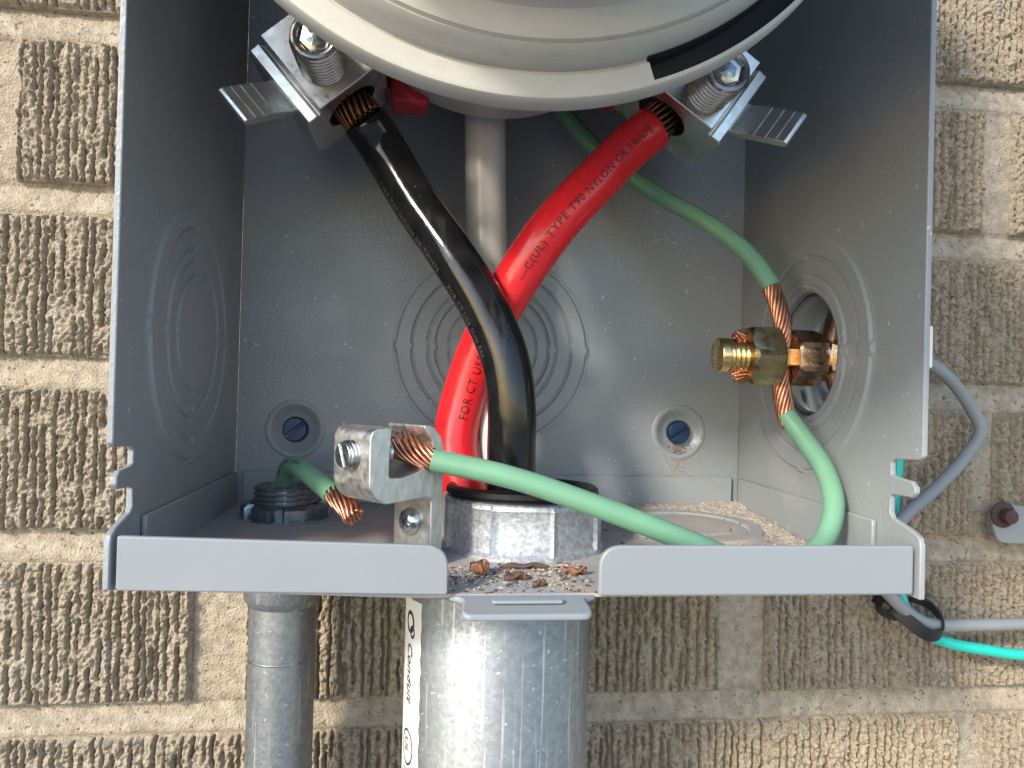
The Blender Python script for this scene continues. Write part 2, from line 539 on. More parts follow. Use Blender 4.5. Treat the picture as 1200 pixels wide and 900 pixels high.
def text_on_tube(name, s, size, P, r, s0, phi, m, parent, face=(0, -1, 0), space=1.1, flip=False, bold=0.0, lift=0.13):
    """print running along a cable; phi (radians) turns it round the cable away from 'face'"""
    V, F = text_shape(s, size, space, bold)
    L = [0.0]
    for a, b in zip(P, P[1:]):
        L.append(L[-1] + (b - a).length)
    FR = frames(P)
    fc = Vector(face)
    out = []
    for (u, w, _) in V:
        d = s0 + (-u if flip else u)
        d = min(max(d, 0), L[-1] - 1e-4)
        i = int(np.searchsorted(L, d, side='right') - 1)
        i = max(0, min(i, len(P) - 2))
        q = (d - L[i]) / (L[i + 1] - L[i])
        p = P[i].lerp(P[i + 1], q)
        t = FR[i][0].lerp(FR[i + 1][0], q).normalized()
        e1 = (fc - t * fc.dot(t)).normalized()
        e2 = t.cross(e1)
        a = phi + ((w - size * 0.35) * (-1 if flip else 1)) / r
        out.append(tuple(p + (e1 * math.cos(a) - e2 * math.sin(a)) * (r + lift)))
    return mesh(name, out, F, m, parent, smooth=False)

def knockout(name, c, R, mapf, rings, m, parent, inner=0.0, ties=(0, 90, 180, 270), up=0.6, n=180, inner_drop=0.0, phase=0):
    """pressed concentric knock-out rings; mapf(u,v,h) with h out of the sheet"""
    rs = sorted(rings, reverse=True)
    samp = [R + 1.2]
    for r in rs:
        samp += [r + 1.0, r + 0.64, r + 0.29, r - 0.29, r - 0.64, r - 1.0]
    for a_, b_ in zip(rs, rs[1:]):
        samp += [a_ * 0.6 + b_ * 0.4, a_ * 0.4 + b_ * 0.6]
    samp = sorted(set(s_ for s_ in samp if s_ > inner), reverse=True)
    if inner > 0:
        samp.append(inner)
    else:
        samp += [rs[-1] * 0.7, rs[-1] * 0.4, rs[-1] * 0.15]
    def level(r):
        k = sum(1 for q in rs if r < q)
        return 0.10 + (0.0 if k == 0 else (up + 0.32 if (k + phase) % 2 == 1 else 0.48))
    v, f = [], []
    for r in samp:
        for k in range(n):
            th = 360.0 * k / n
            tie = min(abs((th - t + 180) % 360 - 180) for t in ties)
            near = min(abs(r - q) for q in rs)
            w = (r * math.radians(tie))
            h = level(r) if r < R + 1.1 else 0.0
            if near < 0.35:
                h = 0.03 if w > 1.9 else 0.75 + 0.6 * math.exp(-(w / 1.1) ** 2)
            a = math.radians(th)
            v.append(mapf(c[0] + r * math.cos(a), c[1] + r * math.sin(a), h))
    if inner_drop:
        for k in range(n):
            a = 2 * math.pi * k / n
            v.append(mapf(c[0] + inner * math.cos(a), c[1] + inner * math.sin(a), -inner_drop))
        samp.append(inner)
    R_ = len(samp)
    for i in range(R_ - 1):
        for k in range(n):
            k2 = (k + 1) % n
            f.append((i * n + k, i * n + k2, (i + 1) * n + k2, (i + 1) * n + k))
    if inner == 0:
        f.append(tuple(range((R_ - 1) * n, R_ * n)))
    ob = mesh(name, v, f, m, parent)
    fix_normals(ob)
    return ob

# ------------------------------------------------------------------ setting: ground and brick wall
def noise2(shape, cell, rng, octaves=3, gain=0.5):
    """smooth value noise on a grid; cell = feature size in grid steps"""
    out = np.zeros(shape)
    amp, tot = 1.0, 0.0
    for o in range(octaves):
        c = max(1.0, cell / 2 ** o)
        gh, gw = int(shape[0] / c) + 4, int(shape[1] / c) + 4
        g = rng.random((gh, gw))
        yy = np.arange(shape[0]) / c; xx = np.arange(shape[1]) / c
        y0 = yy.astype(int); x0 = xx.astype(int)
        fy = yy - y0; fx = xx - x0
        fy = fy * fy * (3 - 2 * fy); fx = fx * fx * (3 - 2 * fx)
        a = g[np.ix_(y0, x0)]; b = g[np.ix_(y0, x0 + 1)]; c_ = g[np.ix_(y0 + 1, x0)]; d = g[np.ix_(y0 + 1, x0 + 1)]
        v = (a * (1 - fx)[None] + b * fx[None]) * (1 - fy)[:, None] + (c_ * (1 - fx)[None] + d * fx[None]) * fy[:, None]
        out += amp * v; tot += amp; amp *= gain
    return out / tot

WALL_Y = 117.5      # brick face
gv = [(-9000, -9000, 0), (9000, -9000, 0), (9000, 900, 0), (-9000, 900, 0)]
g = mesh('ground', [(x, y, -1250) for x, y, _ in gv], [(0, 1, 2, 3)], 'ground', None, smooth=False)  # out-of-view sheet added for bounce light from below
g['kind'] = 'structure'; g['label'] = 'unseen grey ground sheet added far below the meter box to bounce light'

def brick_data(seed, L, H, st=0.42):
    rng = np.random.default_rng(seed)
    nx, nz = int(L / st) + 1, int(H / st) + 1
    xs = np.linspace(-L / 2, L / 2, nx); zs = np.linspace(0, H, nz)
    X, Z = np.meshgrid(xs, zs)
    h = np.zeros_like(X)
    def stamp(nb, r0, r1, a0, a1, sx, sz):
        bx = rng.random(nb) * (nx - 1); bz = rng.random(nb) * (nz - 1)
        br = rng.uniform(r0, r1, nb); ba = rng.uniform(a0, a1, nb) * 0.85
        for q in range(nb):
            k = int(br[q] / st / min(sx, sz) ** 0.5) + 2
            i0, i1 = max(0, int(bz[q]) - k), min(nz, int(bz[q]) + k + 1)
            j0, j1 = max(0, int(bx[q]) - k), min(nx, int(bx[q]) + k + 1)
            dz = (np.arange(i0, i1) - bz[q])[:, None] * st; dx = (np.arange(j0, j1) - bx[q])[None] * st
            d2 = (dx * dx * sx + dz * dz * sz) / br[q] ** 2
            h[i0:i1, j0:j1] += ba[q] * np.sqrt(np.clip(1 - d2, 0, 1))
    # crumbs torn out of and stuck to the face
    stamp(int(L * H / 0.8), 0.40, 1.05, -1.0, 0.8, 1.2, 0.85)
    stamp(int(L * H / 18), 1.0, 2.0, -1.2, 0.8, 1.4, 0.6)
    # ragged ribs: vertical furrows that wander, break off and start again
    x = -L / 2 + 2.2
    furrow = np.zeros_like(X)
    while x < L / 2 - 1.2:
        wob = (noise2((nz, 1), 26, rng, 3)[:, 0] - 0.5) * 1.3 + (noise2((nz, 1), 4, rng, 2)[:, 0] - 0.5) * 0.7
        dep = np.clip((noise2((nz, 1), 20, rng, 4)[:, 0] - 0.27) * 4.5, 0, 1)
        wid = rng.uniform(0.42, 0.75) * (0.75 + 0.6 * noise2((nz, 1), 6, rng, 2)[:, 0])
        furrow = np.maximum(furrow, dep[:, None] * np.exp(-((X - x - wob[:, None]) / wid[:, None]) ** 4) * rng.uniform(0.8, 1.2))
        x += rng.choice([rng.uniform(2.4, 3.4), rng.uniform(3.4, 4.6)])
    h -= 4.2 * furrow + (noise2(X.shape, 2, rng, 1) - 0.5) * 0.7
    h += (noise2(X.shape, 40, rng, 4) - 0.5) * 1.2
    h = np.clip(h, -5.2, 1.6)
    # smooth, worn arrises
    ed = np.minimum(np.minimum(X + L / 2, L / 2 - X), np.minimum(Z, H - Z))
    ed = ed - (noise2(X.shape, 9, rng, 4) - 0.35) * 2.2
    w = np.clip(ed / 1.0, 0, 1); w = w * w * (3 - 2 * w)
    h = h * w - (1 - w) * 2.6
    verts = np.stack([X, -h, Z], -1).reshape(-1, 3)
    I = np.arange(nx * nz).reshape(nz, nx)
    F = np.stack([I[:-1, :-1], I[:-1, 1:], I[1:, 1:], I[1:, :-1]], -1).reshape(-1, 4)
    # sides back into the wall
    ring = np.concatenate([I[0, :], I[1:, -1], I[-1, -2::-1], I[-2:0:-1, 0]])
    back = verts[ring].copy(); back[:, 1] = 9.0
    n0 = len(verts); k = np.arange(len(ring)); k2 = (k + 1) % len(ring)
    sides = np.stack([ring[k2], ring[k], n0 + k, n0 + k2], -1)
    return np.concatenate([verts, back]), np.concatenate([F, sides])

def np_mesh(name, V, F, m):
    me = bpy.data.meshes.new(name)
    me.vertices.add(len(V)); me.vertices.foreach_set('co', (V * S).ravel())
    me.loops.add(len(F) * 4); me.loops.foreach_set('vertex_index', F.astype(np.int32).ravel())
    me.polygons.add(len(F)); me.polygons.foreach_set('loop_start', (np.arange(len(F)) * 4).astype(np.int32))
    me.update(calc_edges=True)
    me.polygons.foreach_set('use_smooth', [True] * len(F))
    me.materials.append(M[m])
    return me

BL, BH, PITCH, COURSE = 195.0, 54.5, 207.0, 66.8
wall = thing('brick_wall', 'tan brick wall with ribbed crumbly faces and sandy mortar joints behind the box', 'brick wall', (20, WALL_Y, -180))
bricks = [np_mesh('brick', *brick_data(100 + i, BL, BH), 'brick' if i % 2 == 0 else 'brick2') for i in range(6)]
# joint centres per course (x of one joint), course bottom z = -8 + 66.8 k
course_joint = {-2: 214.0, -1: -106.5, 0: 217.0, 1: -103.0, 2: 222.0, 3: -100.0, -3: -108.0, 4: 216.0}
joints = []
q = 0
for k, jx in course_joint.items():
    PITCH = 214.5 if k == -1 else 207.0
    z0 = -8.3 + COURSE * k
    i0 = math.floor((-330 - jx) / PITCH)
    for i in range(i0, i0 + 5):
        j = jx + PITCH * i + rnd.uniform(-1.2, 1.2)
        joints.append((j, z0))
        cx = j + PITCH / 2
        o = bpy.data.objects.new('brick', bricks[(q * 5 + k) % 6])
        q += 1
        o.location = (Vector((cx, WALL_Y + rnd.uniform(-0.8, 0.6), z0)) - Vector((20, WALL_Y, -180))) * S
        o.rotation_euler = (0, rnd.uniform(-0.004, 0.004), rnd.uniform(-0.004, 0.004))
        link(o, wall)
# mortar bed: struck joints, deepest under the brick above
st = 1.3
mx = np.arange(-290, 330, st); mz = np.arange(-150, 275, st)
X, Z = np.meshgrid(mx, mz)
rng = np.random.default_rng(5)
t = ((Z + 8.3) % COURSE)                # 0..54 brick, 54..66.8 joint (t rises upwards)
u = np.clip((t - 54.5) / 12.3, 0, 1)    # 0 at bottom of the joint, 1 just under the brick above
depth = np.where(t > 54.5, 1.0 + 3.6 * u ** 1.6, 2.6)
depth = depth + (noise2(X.shape, 22, rng, 6, 0.62) - 0.5) * 3.0 + (noise2(X.shape, 1.5, rng, 2) - 0.5) * 0.9
V = np.stack([X, WALL_Y + 1.2 + depth, Z], -1).reshape(-1, 3) - np.array([20, WALL_Y, -180])
nz_, nx_ = X.shape
I = np.arange(nx_ * nz_).reshape(nz_, nx_)
F = np.stack([I[:-1, :-1], I[:-1, 1:], I[1:, 1:], I[1:, :-1]], -1).reshape(-1, 4)
o = bpy.data.objects.new('mortar', np_mesh('mortar', V, F, 'mortar'))
link(o, wall)
box('backing_wall', (-1600, WALL_Y + 8, -1250), (1600, WALL_Y + 150, 1500), 'mortar', wall, bevel=0)

# ------------------------------------------------------------------ the meter box
BX, BY, BZ = 102.5, 113.0, 285.0
def fz(y):                                        # the floor rises slightly to the back
    return -0.8 + 0.045 * y

mb = thing('meter_box', 'open grey painted steel meter enclosure with cut-away front lip on brick wall', 'meter box', (0, 55, -2))

def side_outline(f, zb):
    # (y, z) outline with the latch notches near the bottom front
    p = [(113, BZ), (f, BZ), (f, 35.2), (f + 1.5, 34.2), (9.0, 33.6), (10.5, 32.5), (10.3, 29.2), (8.6, 28.7), (1.6, 28.3), (-0.4, 27.0), (-0.6, 25.3), (0.8, 24.0),
         (8.8, 23.6), (10.6, 23.2), (10.6, 18.6), (9.4, 17.2), (0.5, 15.2), (-2.6, 13.9), (f, 11.5), (f, zb), (12, min(zb, -2.6)), (113, fz(113) - 2)]
    return p
for s in (-1, 1):
    f0 = -3.4
    hole = []
    if s == 1:
        hole = [circle(60.0, 65.0, 23.0)]
    def mp(y, z, w, s=s):
        flare = max(0.0, 15.0 - y) * -0.035
        return (s * (101.0 + flare + w), y, z)
    plate('side_wall', side_outline(f0, 1.4 if s == -1 else -2.2), hole, 1.6, mp, 'paint', mb, extra_edges=[((15, BZ - 1), (15, fz(15) + 1))], bevel=0.35)
    def mk(y, z, h, s=s):
        return (s * (101.0 - h), y, z)
    if s == -1:
        knockout('knockout', (56.0, 64.5), 39.0, mk, (39, 32.6, 26.2, 22.8, 18.0), 'paint', mb)
    else:
        knockout('knockout', (60.0, 65.0), 40.0, mk, (40, 33.4, 26.8, 23.6), 'paint', mb, inner=21.6, inner_drop=2.2)
        lathe('blanking_plate', [(3.2, 23.5)] + [(2.9 - 5.4 * (1 - (k / 14.0) ** 1.8), 22.8 * k / 14.0) for k in range(14, 0, -1)], (101.0, 60, 65), (1, 0, 0), 'zinc_mirror', mb, n=96)
        lathe('hole_rim', [(0.0, 21.55), (0.0, 22.4), (1.6, 22.4), (1.6, 21.0), (1.1, 21.0)], (101.0, 60, 65), (1, 0, 0), 'lip_paint', mb, n=96, cap=False)
# back wall
def mback(x, z, w):
    return (x, 113.0 + w, z)
plate('back_wall', [(-101, -3), (101, -3), (101, BZ), (-101, BZ)], [circle(-79.1, 32.6, 9.4, 48), circle(75.1, 34.5, 9.4, 48)], 1.6, mback, 'paint', mb, bevel=0)
knockout('knockout', (-3.0, 66.6), 38.4, lambda x, z, h: (x, 113.0 - h, z), (38.4, 32.0, 25.8, 22.6, 17.6), 'paint', mb)
for (x, z) in ((-79.1, 32.6), (75.1, 34.5)):
    lathe('screw_dimple', [(0.45, 12.2), (-0.25, 11.2), (-0.5, 10.3), (-0.2, 9.4), (0.8, 8.2), (1.7, 6.8), (2.2, 5.6), (2.3, 3.0)], (x, 113.0, z), (0, 1, 0), 'paint', mb, n=64, cap=False, autosm=70)
# top plate
box('top_plate', (-101, 0, BZ - 1.6), (101, 113, BZ - 0.05), 'paint', mb, bevel=0)
# floor with upturned flanges
top = [(-100.8, 0, 1.7), (-32, 0, fz(0)), (100.8, 0, fz(0)), (100.8, 112.8, fz(112.8)), (-32, 112.8, fz(112.8)), (-100.8, 112.8, fz(112.8))]
v = top + [(x, y, z - 0.9) for x, y, z in top]
mesh('floor_plate', v, [(0, 1, 4, 5), (1, 2, 3, 4), (11, 10, 7, 6), (10, 9, 8, 7), (0, 6, 7, 1), (1, 7, 8, 2), (2, 8, 9, 3), (3, 9, 10, 4), (4, 10, 11, 5), (5, 11, 6, 0)], 'floor', mb, smooth=False)
prism('flange', rounded([(-98, fz(112) + 0.1), (98, fz(112) + 0.1), (98, 16.4), (-98, 16.4)], [0, 0, 1, 1]), 1.5, lambda x, z, w: (x, 112.9 - w, z), 'paint', mb, bevel=0.4)
for s in (-1, 1):
    prism('flange', [(16.5, fz(16) + 0.1), (109.5, fz(109) + 0.1), (109.5, 16.2), (16.5, 15.4)], 1.4, lambda y, z, w, s=s: (s * (100.9 - w), y, z), 'paint', mb, bevel=0.4)
# front lips, folded up from the floor
def lip(x0, x1, rl, rr, zt0, zt1, zb0, zb1):
    poly = [(x0, zb0), (x1, zb1), (x1, zt1), (x0, zt0)]
    poly = rounded(poly, [0.8, 0.8, rr, rl], n=8)
    prism('front_lip', poly, 1.8, lambda x, z, w: (x, -2.6 + w, z), 'lip_paint', mb, bevel=0.75, bseg=4)
lip(-99.3, -22.6, 0.6, 6.0, 13.7, 11.6, 1.0, -0.4)
lip(15.0, 99.2, 6.5, 1.2, 11.7, 11.8, -0.9, -1.0)
# latch tongue in the gap between the lips
tong = rounded([(-22.4, -0.1), (-18.7, -2.0), (-19.6, -10.4), (12.2, -10.4), (11.4, -2.0), (14.8, -0.1)], [0, 1.5, 3.0, 3.0, 1.5, 0], n=6)
prism('latch_tongue', tong, 1.6, lambda x, y, w: (x, y, -1.0 + 0.16 * y - w + (0 if y > -9 else -0.3)), 'lip_paint', mb, bevel=0.5)
rib = [(-12 + 2.0 * 0, -4.4), (5.5, -4.4), (5.5, -6.4), (-12, -6.4)]
prism('stiffening_rib', rounded(rib, 0.9), 0.9, lambda x, y, w: (x, y, -0.75 + 0.16 * y + w), 'lip_paint', mb, bevel=0.4)
# floor knock-outs
def mfl(x, y, h):
    return (x, y, fz(y) + h * 0.8)
knockout('knockout', (66, 74), 26, mfl, (26, 20.5, 15.0), 'floor', mb, up=0.9)
knockout('knockout', (-76.5, 86), 22, mfl, (22, 17.6), 'floor', mb, up=0.9)

# mounting screws in the back wall
for (x, z, rot, lab) in ((-79.1, 32.6, 40, 'blue slotted screw in the back wall dimple above the threaded conduit connector'),
                         (75.1, 34.5, 38, 'blue slotted screw in the back wall dimple with rusty dust below it')):
    r = thing('mounting_screw', lab, 'screw', (x, 114, z), 'screws through the back wall')
    lathe('screw_head', [(-0.4, 3.0), (-0.6, 4.6), (0.0, 4.95), (1.4, 4.9), (2.0, 4.5)], (x, 113.2, z), (0, 1, 0), 'blue_steel', r, n=40)
    a = math.radians(rot)
    ca, sa = math.cos(a), math.sin(a)
    for d in (-1, 1):
        poly = []
        for k in range(13):
            th = math.pi * k / 12
            px, pz = 4.5 * math.cos(th), max(0.55, 4.5 * math.sin(th))
            poly.append((px, pz * d))
        prism('slot_side', poly, 0.9, lambda u, w_, q, x=x, z=z, ca=ca, sa=sa: (x + u * ca - w_ * sa, 112.65 - q, z + u * sa + w_ * ca), 'blue_steel', r, bevel=0.25)

# ------------------------------------------------------------------ meter with its cream collar
mc = thing('electric_meter', 'large round cream plastic meter body with curved dark slot, above the cables', 'meter', (-8.5, 0, 115))
CX, CZ = -8.5, 203.4
n = 240
# profile rows (radius, y); the annulus between 83.6 and 87.2 sinks to a slot for a range of angles
prof = [(58, 76), (60, 60), (62, 20), (84.0, -4), (87.6, -12.2), (88.4, -13.2), (88.6, -14.2), (88.5, -19.4), (88.0, -20.2), (87.2, -20.5),
        (87.15, -20.5), (83.0, -20.6), (82.95, -20.6), (82.5, -19.6), (81.9, -19.5), (81.6, -20.6), (81.1, -23.6), (80.2, -26.4), (79.4, -27.6), (78.9, -27.2), (78.5, -28.4), (76.4, -29.3), (74.4, -29.8),
        (73.2, -30.6), (72.6, -32.5), (73.0, -60), (73.0, -108), (69.0, -122), (58, -128), (30, -130), (10, -130.5)]
a0, a1 = -70.5, -35.5            # degrees in the x-z plane
def ang(k):
    return 360.0 * k / n
v, f = [], []
for (r_, y_) in prof:
    for k in range(n):
        th = ang(k)
        d = (th + 180) % 360 - 180
        a = math.radians(th)
        yy = y_
        v.append((CX + r_ * math.cos(a), yy, CZ + r_ * math.sin(a)))
i_a, i_b = 10, 15   # row index of 87.15 -> 83.0 strip
mats = []
for i in range(len(prof) - 1):
    for k in range(n):
        d = (ang(k) + 180) % 360 - 180
        if i_a <= i < i_b and a0 <= d < a1:
            continue
        k2 = (k + 1) % n
        f.append((i * n + k, i * n + k2, (i + 1) * n + k2, (i + 1) * n + k))
f.append(tuple(range((len(prof) - 1) * n, len(prof) * n)))
# slot walls
ks = [k for k in range(n) if a0 <= (ang(k) + 180) % 360 - 180 < a1]
kk = ks + [(ks[-1] + 1) % n]
kk = sorted(kk, key=lambda k: (ang(k) + 180) % 360)
b0 = len(v)
for k in kk:
    a = math.radians(ang(k))
    for r_ in (87.15, 81.6):
        v.append((CX + r_ * math.cos(a), -14.0, CZ + r_ * math.sin(a)))
for q in range(len(kk) - 1):
    f.append((i_a * n + kk[q], i_a * n + kk[q + 1], b0 + 2 * q + 2, b0 + 2 * q))
    f.append((i_b * n + kk[q], i_b * n + kk[q + 1], b0 + 2 * q + 3, b0 + 2 * q + 1))
for q in (0, len(kk) - 1):
    f.append(tuple(i * n + kk[q] for i in range(i_a, i_b + 1)) + (b0 + 2 * q + 1, b0 + 2 * q))
body = mesh('meter_body', v, f, 'cream', mc)
fix_normals(body)
body.data.set_sharp_from_angle(angle=math.radians(32))
v, f = [], []
for k in kk:
    a = math.radians(ang(k))
    for (r_, y_) in ((87.1, -14.05), (81.9, -14.05), (81.75, -14.2), (81.75, -20.9)):
        v.append((CX + r_ * math.cos(a), y_, CZ + r_ * math.sin(a)))
for q in range(len(kk) - 1):
    for j in range(3):
        f.append((q * 4 + j, q * 4 + j + 1, q * 4 + 4 + j + 1, q * 4 + 4 + j))
mesh('slot_shade_sheet', v, f, 'slot_shade', mc, autosm=30)  # added sheet, coloured dark so the slot reads as a shaded recess

# socket block behind the meter
sk = thing('meter_socket', 'dark moulded socket block with red inserts behind the meter', 'meter socket', (-5, 100, 150))
box('socket_base', (-80, 82, 168), (70, 112.9, 270), 'socket_dark', sk, bevel=1)
box('insert', (-44, 70, 146.5), (-31, 82.5, 175), 'red_plastic', sk, bevel=1.5)
box('insert', (31, 74, 153), (40, 82.5, 175), 'red_plastic', sk, bevel=1.5)

# ------------------------------------------------------------------ line lugs with set screws
def lug(O, a, b, bc, label, screw_at, bmax, grp):
    a = Vector((a[0], 0, a[1])).normalized(); b = Vector((b[0], 0, b[1])).normalized()
    O = Vector((O[0], 0, O[1]))
    def P(s, t, y):
        p = O + a * s + b * t
        return (p.x, y, p.z)
    r = thing('terminal_lug', label, 'terminal lug', P(-13, 10, 62), grp)
    # body: profile across (t, y), extruded along the cable
    prof_ = [(0.0, 46.0), (bmax, 46.0), (bmax + 1, 47), (bmax + 1, 78), (-3.6, 78), (-5.4, 75), (-5.4, 50.6), (-4.6, 49.8), (-1.4, 49.6), (-1.0, 50.4), (-0.2, 50.2)]
    n_ = len(prof_)
    # opening for the conductor cut out of the end as a dark bore: build end face with hole
    hole = circle(bc, 61.0, 9.2, 40)
    plate('lug_body', prof_, [hole], 28.0, lambda t, y, w: P(-w, t, y), 'alu', r, bevel=0.35)
    # mounting tongue bent towards the front
    tp = [(-4.9, 53.5), (-7.5, 52.6), (-11.0, 48.4), (-20.4, 38.4), (-21.2, 37.0), (-20.6, 35.4), (-19.2, 35.4), (-9.8, 45.6), (-6.6, 49.6), (-4.9, 50.4)]
    prism('tongue', tp, 12.4, lambda t, y, w: P(-5.8 - w * 0.95, t, y), 'alu', r, bevel=0.35)
    for gq in (0.28, 0.55, 0.78):
        t0 = -8.0 - 11.2 * gq
        y0 = 47.6 - 12.2 * gq
        prism('groove_ridge', [(t0, y0), (t0 - 0.3, y0 - 0.35), (t0 - 0.15, y0 - 0.6), (t0 + 0.2, y0 - 0.2)], 12.0, lambda t, y, w: P(-6.0 - w * 0.95, t, y), 'alu', r, bevel=0)
    ss, st_ = screw_at
    sc = thread('set_screw', P(ss, st_, 29.0), (0, 1, 0), 26.0, 7.3, 2.0, 1.0, 'steel_yellow', r, n=56)
    # hexagon socket in the screw end: rim and a six-sided dark well
    c0 = Vector(P(ss, st_, 29.0))
    rim = lathe('screw_rim', [(0.3, 6.7), (-0.5, 6.4), (-0.8, 5.8), (-0.6, 5.1), (0.1, 4.4)], c0, (0, 1, 0), 'steel', sc, n=48, cap=False)
    hv, hf = [], []
    for j, (rr, yy) in enumerate(((5.1, -0.6), (4.3, -0.2), (4.1, 0.2), (2.0, -0.12), (0.6, -0.3))):
        for k in range(6):
            th = math.pi / 3 * k + 0.3
            hv.append((c0.x + rr * math.cos(th), c0.y + yy, c0.z + rr * math.sin(th)))
    for j in range(4):
        for k in range(6):
            hf.append((j * 6 + k, j * 6 + (k + 1) % 6, j * 6 + 6 + (k + 1) % 6, j * 6 + 6 + k))
    hf.append(tuple(range(24, 30)))
    mesh('hex_socket', hv, hf, 'zinc_dark', sc, smooth=False)
    return P
PL = lug((-63.4, 133.6), (0.655, -0.755), (0.755, 0.655), 11.0, 'aluminium terminal lug clamping the black cable, tongue bent outwards', (-10.5, 9.6), 24, 'terminal lugs under the meter')
PR = lug((60.4, 135.7), (-0.571, -0.82), (-0.82, 0.571), 15.2, 'aluminium terminal lug clamping the red cable, tongue bent outwards', (-8.5, 8.4), 30, 'terminal lugs under the meter')

# ------------------------------------------------------------------ conduits and fittings under / in the floor
# big conduit
BXc, BYc = -4.4, 52.0
bc_ = thing('large_conduit', 'wide galvanised steel conduit with white sticker strip, below the gap in the lip', 'conduit', (BXc, BYc, -260))
PR_ = 29.0
lathe('pipe', [(0, PR_ - 1.5), (0, PR_), (249.5, PR_), (250.3, PR_ - 0.5), (250.4, PR_ - 2), (240, PR_ - 2.2)], (BXc, BYc, -260), (0, 0, 1), 'galv', bc_, n=128, cap=False)
lathe('pipe_throat', [(0, PR_ - 2.6), (14, PR_ - 2.6)], (BXc, BYc, -16.5), (0, 0, 1), 'zinc_dark', bc_, n=96)
# sticker on its left front
def on_pipe(deg, z, lift=0.12):
    a = math.radians(deg)
    return (BXc + (PR_ + lift) * math.sin(a), BYc - (PR_ + lift) * math.cos(a), z)
v, f = [], []
zs = np.linspace(-210, -13.5, 60)
for z in zs:
    for j in range(9):
        v.append(on_pipe(-86 + 30 * j / 8 + (0.6 * math.sin(z * 0.9) if j == 8 else 0), z))
for i in range(len(zs) - 1):
    for j in range(8):
        f.append((i * 9 + j, i * 9 + j + 1, i * 9 + 10 + j, i * 9 + 9 + j))
stk = mesh('sticker', v, f, 'sticker', bc_)
def pipe_text(s, size, deg, ztop, m='ink_dark', bold=0.0, shear=0.0, space=1.05):
    V, F = text_shape(s, size, space, bold, shear)
    out = [on_pipe(deg + math.degrees((w) / PR_), ztop - u, 0.2) for u, w, _ in V]
    mesh('print', out, F, m, stk, smooth=False)
pipe_text('Conduit', 5.2, -73, -26.5, bold=0.10, shear=0.25)
pipe_text('UL', 4.2, -74, -55.0, bold=0.05)
pipe_text('US', 3.0, -76, -64.5)
pipe_text('E223', 5.4, -70.5, -73.5)
pipe_text('EMT  ELECTRICAL', 2.6, -80, -70.0)
def ring_mark(deg, zc, rw, rh, th=0.45):
    v, f = [], []
    for k in range(40):
        a = 2 * math.pi * k / 40
        for q in (1.0, 1.0 - th / rw):
            v.append(on_pipe(deg + math.degrees(rw * q * math.cos(a) / PR_), zc + rh * q * math.sin(a), 0.2))
    for k in range(40):
        k2 = (k + 1) % 40
        f.append((2 * k, 2 * k + 1, 2 * k2 + 1, 2 * k2))
    mesh('print', v, f, 'ink_dark', stk, smooth=False)
ring_mark(-70.5, -58.0, 4.2, 5.4, 0.55)
ring_mark(-70, -20.5, 3.0, 3.4, 1.0)
ring_mark(-66.5, -23.2, 1.6, 2.0, 0.7)

# bushing inside the box
bs = thing('conduit_bushing', 'cast zinc conduit bushing with ribbed side and black throat around the thick cables', 'bushing', (2.6, 53, fz(53)))
NS = 9
def bush_r(t, r, th):
    q = (th * NS / (2 * math.pi) + 0.15) % 1.0
    d = min(q, 1 - q)
    rib = max(0.0, 1 - d / 0.03)
    flat = (1 - math.cos((q - 0.5) * 2 * math.pi / NS)) * r
    return r - 0.5 + flat * 0.5 + (1.1 * min(1, rib * 2) if 1.4 < t < 14.5 else 0.0)
zb = fz(28) + 0.0
lathe('bushing_ring', [(-0.6, 25.4), (0.0, 26.6), (0.9, 26.6), (1.4, 26.0), (1.9, 25.3), (8, 25.2), (13.8, 25.1), (14.4, 25.4), (15.6, 25.3), (16.1, 24.8), (16.2, 22.0), (6, 22.0)],
      (2.6, 53, zb), (0, 0, 1), 'zinc_cast', bs, n=216, rfun=bush_r, cap=False, autosm=28)
def throat_r(t, r, th):
    return r
lathe('black_throat', [(0, 21.8), (16.0, 21.9), (16.6, 24.0), (17.2, 24.5), (18.6, 24.3), (19.4, 23.4), (19.5, 22.6), (18.8, 21.6), (10, 20.4), (1, 20.2)],
      (2.6, 53.0, zb), (0, 0.02, 1), 'gasket', bs, n=96, cap=False)

# small conduit with threaded connector
SX, SY = -77.0, 86.0
sc_ = thing('small_conduit', 'narrow galvanised steel conduit hanging below the left end of the box', 'conduit', (SX, SY, -260))
lathe('pipe', [(0, 9), (0, 11.4), (252, 11.4), (253, 10.5)], (SX, SY, -260), (0, 0, 1), 'galv', sc_, n=80, cap=False)
lathe('collar', [(0, 11.3), (0.1, 11.9), (2.0, 13.0), (3.0, 13.4), (24, 13.4), (24.5, 12)], (SX, SY, -27.0), (0, 0, 1), 'galv', sc_, n=80, cap=False)
lathe('scribe_line', [(0, 11.38), (0.2, 11.46), (0.5, 11.46), (0.7, 11.38)], (SX, SY, -46.0), (0, 0.02, 1), 'zinc_dark', sc_, n=80, cap=False)
cn = thing('threaded_connector', 'zinc threaded connector with star locknut on the floor, green wire rising from it', 'conduit connector', (SX, SY, fz(SY)))
def lock_r(t, r, th):
    q = (th * 8 / (2 * math.pi)) % 1.0
    return r + (1.3 if 0.18 < q < 0.82 else -0.9)
lathe('locknut', [(0, 13.2), (0.1, 13.9), (4.4, 13.9), (5.6, 12.7), (5.7, 10.6)], (SX, SY, fz(SY)), (0, 0, 1), 'zinc_dark', cn, n=128, rfun=lock_r, cap=False, autosm=25)
def cthread(t, r, th):
    if r < 10.3:
        return r
    q = (t / 1.8 - th / (2 * math.pi)) % 1.0
    return r - 0.9 * abs(2 * q - 1)
pr_ = [(0.2 * i, 11.1) for i in range(0, 56)] + [(11.3, 10.2), (11.4, 9.4), (10.8, 8.9), (2, 8.8)]
